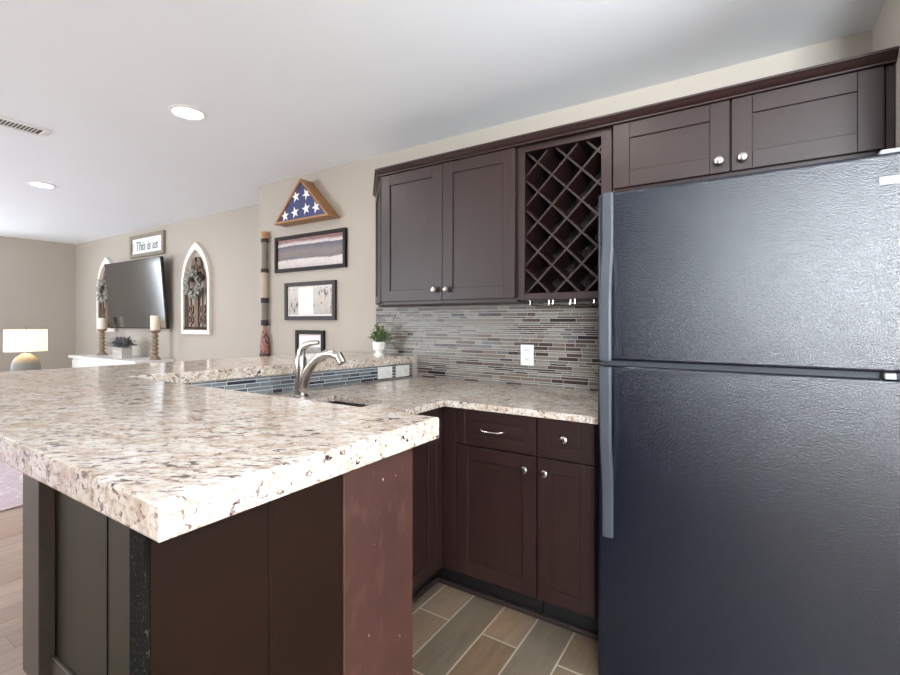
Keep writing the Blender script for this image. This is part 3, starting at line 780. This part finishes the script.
# television on the wall, tilted down
def m_screen():
    t = NT('dark_glossy_screen'); v = t.coords()
    t.set(Base_Color=t.mix(t.noise(v, 3, 2), lin(40, 36, 34), lin(46, 42, 39)), Roughness=0.13, IOR=1.9, Specular_IOR_Level=0.9); return t.m
tvx, tvy, tvz = -6.30, 2.70, 1.170
c = thing('television', (tvx, YT-0.02, tvz), 'large flat television tilted down on the living room wall above the white sideboard', 'television')
tw, th = 1.44, 0.825
MT = Matrix.Translation((tvx, tvy, tvz)) @ Matrix.Rotation(math.radians(4.6), 4, 'X')
m = MB().box((-tw/2, -0.0, 0), (tw/2, 0.035, th), 0.004, 2, M=MT); m.build('cabinet_shell', M_BLK, c, smooth=0)
m = MB().box((-tw/2+0.008, -0.0015, 0.014), (tw/2-0.008, 0.004, th-0.008), M=MT); m.build('screen', m_screen(), c)
m = MB(); m.box((-0.2, 0.034, 0.2), (0.2, 0.055, 0.6), 0.003, M=MT); m.box((tvx-0.03, tvy+0.005, tvz+0.36), (tvx+0.03, YT-0.02, tvz+0.46)); m.box((tvx-0.12, YT-0.02, tvz+0.28), (tvx+0.12, YT-0.001, tvz+0.54), 0.002)
m.build('wall_mount', M_BLK, c)

# sign above the television
M_BOARD = plain('white_sign_board', (236, 236, 236), 0.6)
sx, sz0, sz1 = -6.18, 2.052, 2.325
c = framed('wall_sign', -6.60, -5.76, sz0, sz1, YT, M_WOODG, 0.042, 0.032, 'wood-framed white sign with grey script lettering above the television', 'sign', M_BOARD, 0.0, 'board')
M_SCRIPT = plain('grey_script_paint', (122, 128, 138), 0.7)
def glyphs(text, size, shear):
    fc = bpy.data.curves.new('glyph', 'FONT'); fc.size = size; fc.shear = shear; fc.extrude = 0.0015
    fo = bpy.data.objects.new('glyph', fc); COL.objects.link(fo)
    def mesh(b):
        fc.body = b; bpy.context.view_layer.update()
        return bpy.data.meshes.new_from_object(fo.evaluated_get(bpy.context.evaluated_depsgraph_get()))
    xs = lambda me: [v.co.x for v in me.vertices]
    tot = xs(mesh(text)); mid = (min(tot)+max(tot))/2; out = []
    for k, ch in enumerate(text):
        if ch == ' ': continue
        me = mesh(ch); dx = max(xs(mesh(text[:k+1]))) - max(xs(me)) - mid; out.append((me, dx))
    bpy.data.objects.remove(fo); return out
for me, dx in glyphs('This is us', 0.20, 0.25):
    m = MB(); m.bm.from_mesh(me)
    m.move(Matrix.Translation((sx, YT-0.0175, (sz0+sz1)/2-0.055)) @ Matrix.Rotation(R90, 4, 'X') @ Matrix.Diagonal((0.74, 0.8, 1, 1)) @ Matrix.Translation((dx, 0, 0)))
    m.build('letter', M_SCRIPT, c, smooth=0)
for sgn in (-1, 1):
    m = MB(); bx = sx+sgn*0.345
    m.tube([(bx, YT-0.017, sz0+0.085), (bx+sgn*0.018, YT-0.017, sz0+0.11), (bx+sgn*0.004, YT-0.017, sz0+0.14), (bx+sgn*0.022, YT-0.017, sz0+0.18)], 0.003, 6)
    m.build('flourish', M_WOODG, c)

# two gothic arch wall panels, each with a wreath
M_TRAC = m_wood('dark_tracery_wood', (96, 78, 66), (138, 114, 96), 0.7, 'z', 0.1)
M_BACK = m_wood('pale_back_panel', (196, 184, 172), (222, 214, 206), 0.75, 'z', 0.1)
M_SAGE = plain('sage_leaf', (150, 149, 138), 0.7, var=0.45, scale=45)
M_AWHITE = plain('chalky_white_wood', (228, 222, 214), 0.6)
def arch_pts(xc, z0, w, h, spring, n=9):
    """pointed arch outline, base left to base right"""
    hw = w/2; rise = h-spring; R = (hw*hw+rise*rise)/(2*hw)
    P = [(xc-hw, z0), (xc-hw, z0+spring)]
    a1 = math.asin(min(1, rise/R))
    for i in range(1, n+1):
        a = a1*i/n; P.append((xc-hw+R-R*math.cos(a), z0+spring+R*math.sin(a)))
    P += [(2*xc-x, z) for x, z in P[-2::-1]]
    return P
def ring_xz(P, Q, y0, y1, m):
    bm = m.bm; n = len(P)
    R = [[bm.verts.new((x, y, z)) for x, z in T] for T, y in ((P, y0), (P, y1), (Q, y1), (Q, y0))]
    for i in range(n):
        j = (i+1) % n
        for k in range(4): bm.faces.new((R[k][i], R[k][j], R[(k+1) % 4][j], R[(k+1) % 4][i]))
    bmesh.ops.recalc_face_normals(bm, faces=bm.faces[:]); return m
def arch_decor(xc, lbl, wl):
    z0, w, h = 1.118, 0.56, 1.0; sp = 0.56
    c = thing('arch_decor', (xc, YT, z0), lbl, 'wall decor', 'gothic arch panels beside the television')
    P = arch_pts(xc, z0, w, h, sp); Q = arch_pts(xc, z0+0.045, w-0.09, h-0.125, sp-0.05)
    ring_xz(P, Q, YT-0.040, YT-0.001, MB()).build('frame', M_AWHITE, c)
    tr = MB(); y0, y1 = YT-0.028, YT-0.010
    for dx in (-0.215, 0.0, 0.215): tr.box((xc+dx-0.014, y0, z0+0.04), (xc+dx+0.014, y1, z0+(0.56 if dx else 0.84)))
    tr.box((xc-0.24, y0, z0+0.04), (xc+0.24, y1, z0+0.075))
    for s in (-1, 1):
        q = xc+s*0.115
        ring_xz(arch_pts(q, z0+0.06, 0.20, 0.60, 0.46, 6), arch_pts(q, z0+0.08, 0.16, 0.53, 0.43, 6), y0, y1, tr)
        tr.box((q-0.005, y0+0.003, z0+0.06), (q+0.005, y1, z0+0.5))
        for zz_ in (0.16, 0.27):
            ring_xz([(q+0.055*math.cos(k*math.pi/6), z0+zz_+0.05*math.sin(k*math.pi/6)) for k in range(12)], [(q+0.040*math.cos(k*math.pi/6), z0+zz_+0.036*math.sin(k*math.pi/6)) for k in range(12)], y0+0.002, y1, tr)
    ring_xz([(xc+0.10*math.cos(k*math.pi/8), z0+0.74+0.10*math.sin(k*math.pi/8)) for k in range(16)], [(xc+0.07*math.cos(k*math.pi/8), z0+0.74+0.07*math.sin(k*math.pi/8)) for k in range(16)], y0, y1, tr)
    ring_xz([(xc-0.2, z0+0.6), (xc, z0+0.84), (xc+0.2, z0+0.6), (xc, z0+0.56)], [(xc-0.15, z0+0.615), (xc, z0+0.79), (xc+0.15, z0+0.615), (xc, z0+0.59)], y0, y1, tr)
    tr.build('tracery', M_TRAC, c)
    wz = z0+0.545
    g = thing('wreath', (xc, YT-0.045, wz), wl, 'wreath', 'sage wreaths on the arch panels')
    rg = random.Random(11); f = MB()
    ringp = [(xc+0.095*math.cos(k*math.pi/10), YT-0.052, wz+0.095*math.sin(k*math.pi/10)) for k in range(21)]
    MB().tube(ringp, 0.010, 6).build('twig_ring', M_TRAC, g)
    for i in range(150):
        an = rg.random()*6.283; rr = rg.uniform(0.07, 0.12)
        b_ = Vector((xc+rr*math.cos(an), YT-rg.uniform(0.05, 0.075), wz+rr*math.sin(an)))
        d = Vector((math.cos(an+rg.uniform(-1.2, 1.2)), rg.uniform(-0.5, 0.1), math.sin(an+rg.uniform(-1.2, 1.2)))).normalized()
        leaf(f.bm, b_, d, Vector((0.1, -1, 0.2)).normalized(), rg.uniform(0.05, 0.08), 0.032)
    f.build('leaves', M_SAGE, g)
arch_decor(-5.06, 'white gothic arch panel with dark tracery right of the television', 'sage green wreath on the arch panel right of the television')
arch_decor(-7.27, 'white gothic arch panel partly hidden behind the left side of the television', 'sage green wreath on the arch panel left of the television')

# sideboard
c = thing('sideboard', (-6.52, 2.57, 0), 'long white sideboard against the wall below the television', 'sideboard')
bx0, bx1, by0, by1, bz = -7.35, -5.54, 2.36, YT-0.016, 0.824
MB().box((bx0, by0, bz-0.032), (bx1, by1, bz), 0.004, 2).build('top', M_WPAINT, c, smooth=0)
MB().box((bx0+0.05, by0+0.035, 0.10), (bx1-0.05, by1-0.01, bz-0.032)).build('body', M_WPAINT, c)
for x in (bx0+0.06, bx1-0.10):
    for y in (by0+0.045, by1-0.06): MB().box((x, y, 0), (x+0.04, y+0.04, 0.10), 0.003).build('leg', M_WPAINT, c)
nd = 3; wd = (bx1-bx0-0.14)/nd
for i in range(nd):
    x0 = bx0+0.07+i*wd
    for z0, z1 in ((0.13, 0.44), (0.455, 0.765)):
        d = shaker(x0+0.006, x0+wd-0.006, z0, z1, by0+0.017, 0.035, 0.018, 0.006).build('drawer', M_WPAINT, c)
        MB().lathe([(0.008, 0), (0.008, 0.012), (0.016, 0.016), (0.016, 0.024), (0, 0.026)], (0, 0, 0), 14, M=Matrix.Translation((x0+wd/2, by0+0.017, (z0+z1)/2)) @ Matrix.Rotation(R90, 4, 'X')).build('knob', M_BLK, d)
for x, zt_, lb, lc in ((-5.625, 1.322, 'turned brown wooden candle holder at the right end of the sideboard', 'cream pillar candle on the right candle holder'),
                  (-6.995, 1.300, 'turned brown wooden candle holder at the left end of the sideboard', 'cream pillar candle on the left candle holder')):
    y = 2.60; hh = 1.158-bz
    c = thing('candle_holder', (x, y, bz), lb, 'candle holder', 'pair of wooden candle holders')
    pr = [(0.056, 0), (0.058, 0.014), (0.040, 0.03), (0.030, 0.05)]
    for k in range(5):
        zb_ = 0.06+k*0.046; pr += [(0.022, zb_), (0.037, zb_+0.018), (0.036, zb_+0.028), (0.022, zb_+0.042)]
    pr += [(0.026, hh-0.035), (0.05, hh-0.018), (0.056, hh-0.012), (0.056, hh), (0, hh)]
    MB().lathe(pr, (x, y, bz), 18).build('turned_stem', M_TURN, c)
    d = thing('candle', (x, y, 1.158), lc, 'candle', 'pair of cream candles')
    MB().lathe([(0.045, 0), (0.0465, 0.004), (0.0465, zt_-1.158-0.006), (0.043, zt_-1.158), (0.02, zt_-1.158-0.004), (0, zt_-1.158-0.005)], (x, y, 1.158), 20).build('wax', M_CREAM, d)
    MB().tube([(x, y, zt_-0.006), (x+0.002, y, zt_+0.008)], 0.0015, 6).build('wick', M_BLK, d)
px, py = -6.25, 2.53
c = thing('planter_box', (px, py, bz), 'whitewashed wooden planter with grey green succulents on the sideboard', 'planter')
M_WASH = m_wood('whitewashed_wood', (176, 170, 164), (216, 212, 208), 0.8, 'x', 0.15)
m = MB(); x0, x1, y0, y1, h = px-0.115, px+0.115, py-0.055, py+0.055, 0.125
m.box((x0, y0, bz), (x1, y0+0.012, bz+h), 0.002); m.box((x0, y1-0.012, bz), (x1, y1, bz+h), 0.002)
m.box((x0, y0+0.012, bz), (x0+0.012, y1-0.012, bz+h), 0.002); m.box((x1-0.012, y0+0.012, bz), (x1, y1-0.012, bz+h), 0.002); m.box((x0+0.012, y0+0.012, bz), (x1-0.012, y1-0.012, bz+h-0.015))
m.build('box', M_WASH, c)
f = MB(); rg = random.Random(5)
for i in range(9):
    qx, qy = px-0.10+0.025*i, py+rg.uniform(-0.03, 0.03); qz = bz+h-0.012
    for k in range(26):
        an = k*2.4; el_ = 0.2+1.2*k/26
        d = Vector((math.cos(an)*math.cos(el_), math.sin(an)*math.cos(el_), math.sin(el_)))
        leaf(f.bm, Vector((qx, qy, qz)), d, Vector((0.05, 0.02, 1)).normalized(), rg.uniform(0.10, 0.17), 0.028)
f.build('succulents', plain('grey_green_leaf', (124, 122, 126), 0.6, var=0.4, scale=40), c)

# table lamp on an end table
lx, ly = -7.06, 1.87
M_SHADE = NT('linen_lampshade'); _t = M_SHADE
_tr = _t.n('ShaderNodeBsdfTranslucent'); _tr.inputs['Color'].default_value = lin(232, 220, 204)
_mx = _t.n('ShaderNodeMixShader'); _mx.inputs[0].default_value = 0.45
_t.set(Base_Color=_t.mix(_t.noise(_t.coords((1, 1, 3)), 90, 2), lin(240, 234, 224), lin(248, 244, 236)), Roughness=0.9)
_out = _t.t.nodes['Material Output']; _t.l(_t.b.outputs[0], _mx.inputs[1]); _t.l(_tr.outputs[0], _mx.inputs[2]); _t.l(_mx.outputs[0], _out.inputs['Surface'])
M_SHADE = _t.m
tz = 0.56
c = thing('end_table', (lx, ly, 0), 'small wooden end table under the table lamp', 'table')
MB().lathe([(0.26, 0), (0.265, 0.012), (0.26, 0.025), (0, 0.025)], (lx, ly, tz-0.0255), 32).build('top', M_TURN, c)
for k in range(4):
    a = k*R90+0.4
    MB().tube([(lx+0.2*math.cos(a), ly+0.2*math.sin(a), 0), (lx+0.17*math.cos(a), ly+0.17*math.sin(a), tz-0.02)], 0.018, 8).build('leg', M_TURN, c)
c = thing('table_lamp', (lx, ly, tz), 'lit table lamp with a white drum shade and grey ceramic base', 'lamp')
def m_cer():
    t = NT('two_tone_ceramic'); v = t.coords(); s = t.n('ShaderNodeSeparateXYZ'); t.l(v, s.inputs[0])
    mr = t.n('ShaderNodeMapRange'); mr.inputs[2].default_value = 0.34; t.l(s.outputs['Z'], mr.inputs[0])
    t.set(Base_Color=t.ramp(mr.outputs[0], [(0.0, lin(118, 114, 108)), (0.62, lin(128, 124, 116)), (0.78, lin(178, 156, 122)), (1.0, lin(196, 168, 124))]), Roughness=0.55)
    t.bump(t.noise(v, 60, 3), 0.2, 0.004); return t.m
MB().lathe([(0.09, 0), (0.11, 0.02), (0.128, 0.08), (0.132, 0.15), (0.124, 0.22), (0.098, 0.275), (0.056, 0.31), (0.035, 0.325), (0, 0.326)], (lx, ly, tz), 28).build('base', m_cer(), c)
MB().tube([(lx, ly, tz+0.325), (lx, ly, 1.17)], 0.008, 8).build('neck', M_NICK, c)
m = MB()
m.lathe([(0.187, 0.25), (0.190, 0.25), (0.193, 0), (0.190, 0)], (lx, ly, 0.912), 40)
bmesh.ops.delete(m.bm, geom=[f_ for f_ in m.bm.faces if len(f_.verts) > 4], context='FACES_ONLY')
m.build('lamp_shade', M_SHADE, c)
m = MB(); m.tube([(lx-0.188, ly, 1.155), (lx+0.188, ly, 1.155)], 0.003, 6); m.tube([(lx, ly-0.188, 1.155), (lx, ly+0.188, 1.155)], 0.003, 6); m.build('spider', M_NICK, c)
MB().lathe([(0.006, 0), (0.014, 0.008), (0.012, 0.018), (0, 0.024)], (lx, ly, 1.165), 12).build('finial', M_TURN, c)
pl = bpy.data.lights.new('lamp_bulb', 'POINT'); pl.energy = 3.5; pl.color = (1.0, 0.86, 0.68); pl.shadow_soft_size = 0.04
po = bpy.data.objects.new('lamp_bulb', pl); po.location = (0, 0, 1.03-tz); COL.objects.link(po); po.parent = c

# rug
def m_rug():
    t = NT('mauve_rug'); v = t.coords()
    a = t.noise(v, 9, 5, 0.65, 1.0); b_ = t.noise(t.coords((1, 1, 1)), 120, 2)
    col = t.ramp(a, [(0.35, lin(206, 190, 196)), (0.5, lin(188, 168, 176)), (0.62, lin(220, 208, 212))])
    col = t.mix(b_, t.mix(1.0, col, (0.82, 0.82, 0.82, 1), 'MULTIPLY'), col)
    t.set(Base_Color=col, Roughness=0.95); t.bump(b_, 0.5, 0.004); return t.m
o = MB().box((-7.1, -1.2, 0.0), (-4.16, 1.65, 0.010), 0.003).build('area_rug', m_rug(), org=(-5.6, 0.2, 0))
tag(o, 'pale mauve area rug on the oak floor beyond the bar', 'rug')

# ------------------------------------------------------------------ ceiling fittings
t_ = NT('led_lens'); t_.set(Base_Color=(1, 1, 1, 1), Emission_Color=(1.0, 0.97, 0.92, 1), Emission_Strength=6.0); M_LED = t_.m
def downlight(x, y, lb, e):
    c = thing('recessed_light', (x, y, H), lb, 'light', 'recessed ceiling lights')
    MB().lathe([(0.094, 0), (0.094, -0.003), (0.078, -0.007), (0.074, -0.003), (0.074, -0.0005)], (x, y, H), 32).build('trim_ring', M_TRIM, c)
    MB().lathe([(0.074, -0.001), (0.074, -0.0035), (0, -0.0035)], (x, y, H), 32).build('lens', M_LED, c)
    d = bpy.data.lights.new('downlight', 'AREA'); d.shape = 'DISK'; d.size = 0.13; d.energy = e; d.color = (1.0, 0.95, 0.88)
    o = bpy.data.objects.new('downlight', d); o.location = (0, 0, -0.012); COL.objects.link(o); o.parent = c
downlight(-2.565, 1.352, 'round recessed ceiling light nearer the flag case', 6)
downlight(-4.94, 1.41, 'round recessed ceiling light farther away over the living room', 6)
downlight(-0.62, 1.36, 'round recessed ceiling light over the nook floor', 3)
downlight(-2.565, -0.5, 'round recessed ceiling light behind the bar seats', 6)
downlight(-4.94, -0.5, 'round recessed ceiling light over the mauve rug', 6)
vx, vy0, vy1 = -3.56, 0.50, 1.035
c = thing('ceiling_vent', (vx, (vy0+vy1)/2, H), 'white slotted air vent in the ceiling at the left', 'vent')
m = MB(); hw = 0.075
m.box((vx-hw, vy0, H-0.008), (vx-hw+0.022, vy1, H-0.0005), 0.002); m.box((vx+hw-0.022, vy0, H-0.008), (vx+hw, vy1, H-0.0005), 0.002)
m.box((vx-hw+0.022, vy0, H-0.008), (vx+hw-0.022, vy0+0.022, H-0.0005), 0.002); m.box((vx-hw+0.022, vy1-0.022, H-0.008), (vx+hw-0.022, vy1, H-0.0005), 0.002)
m.box((vx-hw+0.022, (vy0+vy1)/2-0.012, H-0.007), (vx+hw-0.022, (vy0+vy1)/2+0.012, H-0.0005))
m.build('frame', M_TRIM, c)
MB().box((vx-hw+0.02, vy0+0.02, H-0.0012), (vx+hw-0.02, vy1-0.02, H-0.0004)).build('duct', plain('duct_grey', (96, 96, 98), 0.7), c)
m = MB(); y = vy0+0.03
while y < vy1-0.03:
    m.box((-0.052, -0.006, -0.0006), (0.052, 0.006, 0.0006), M=Matrix.Translation((vx, y, H-0.0055)) @ Matrix.Rotation(0.5, 4, 'X')); y += 0.017
m.build('louvers', M_TRIM, c)
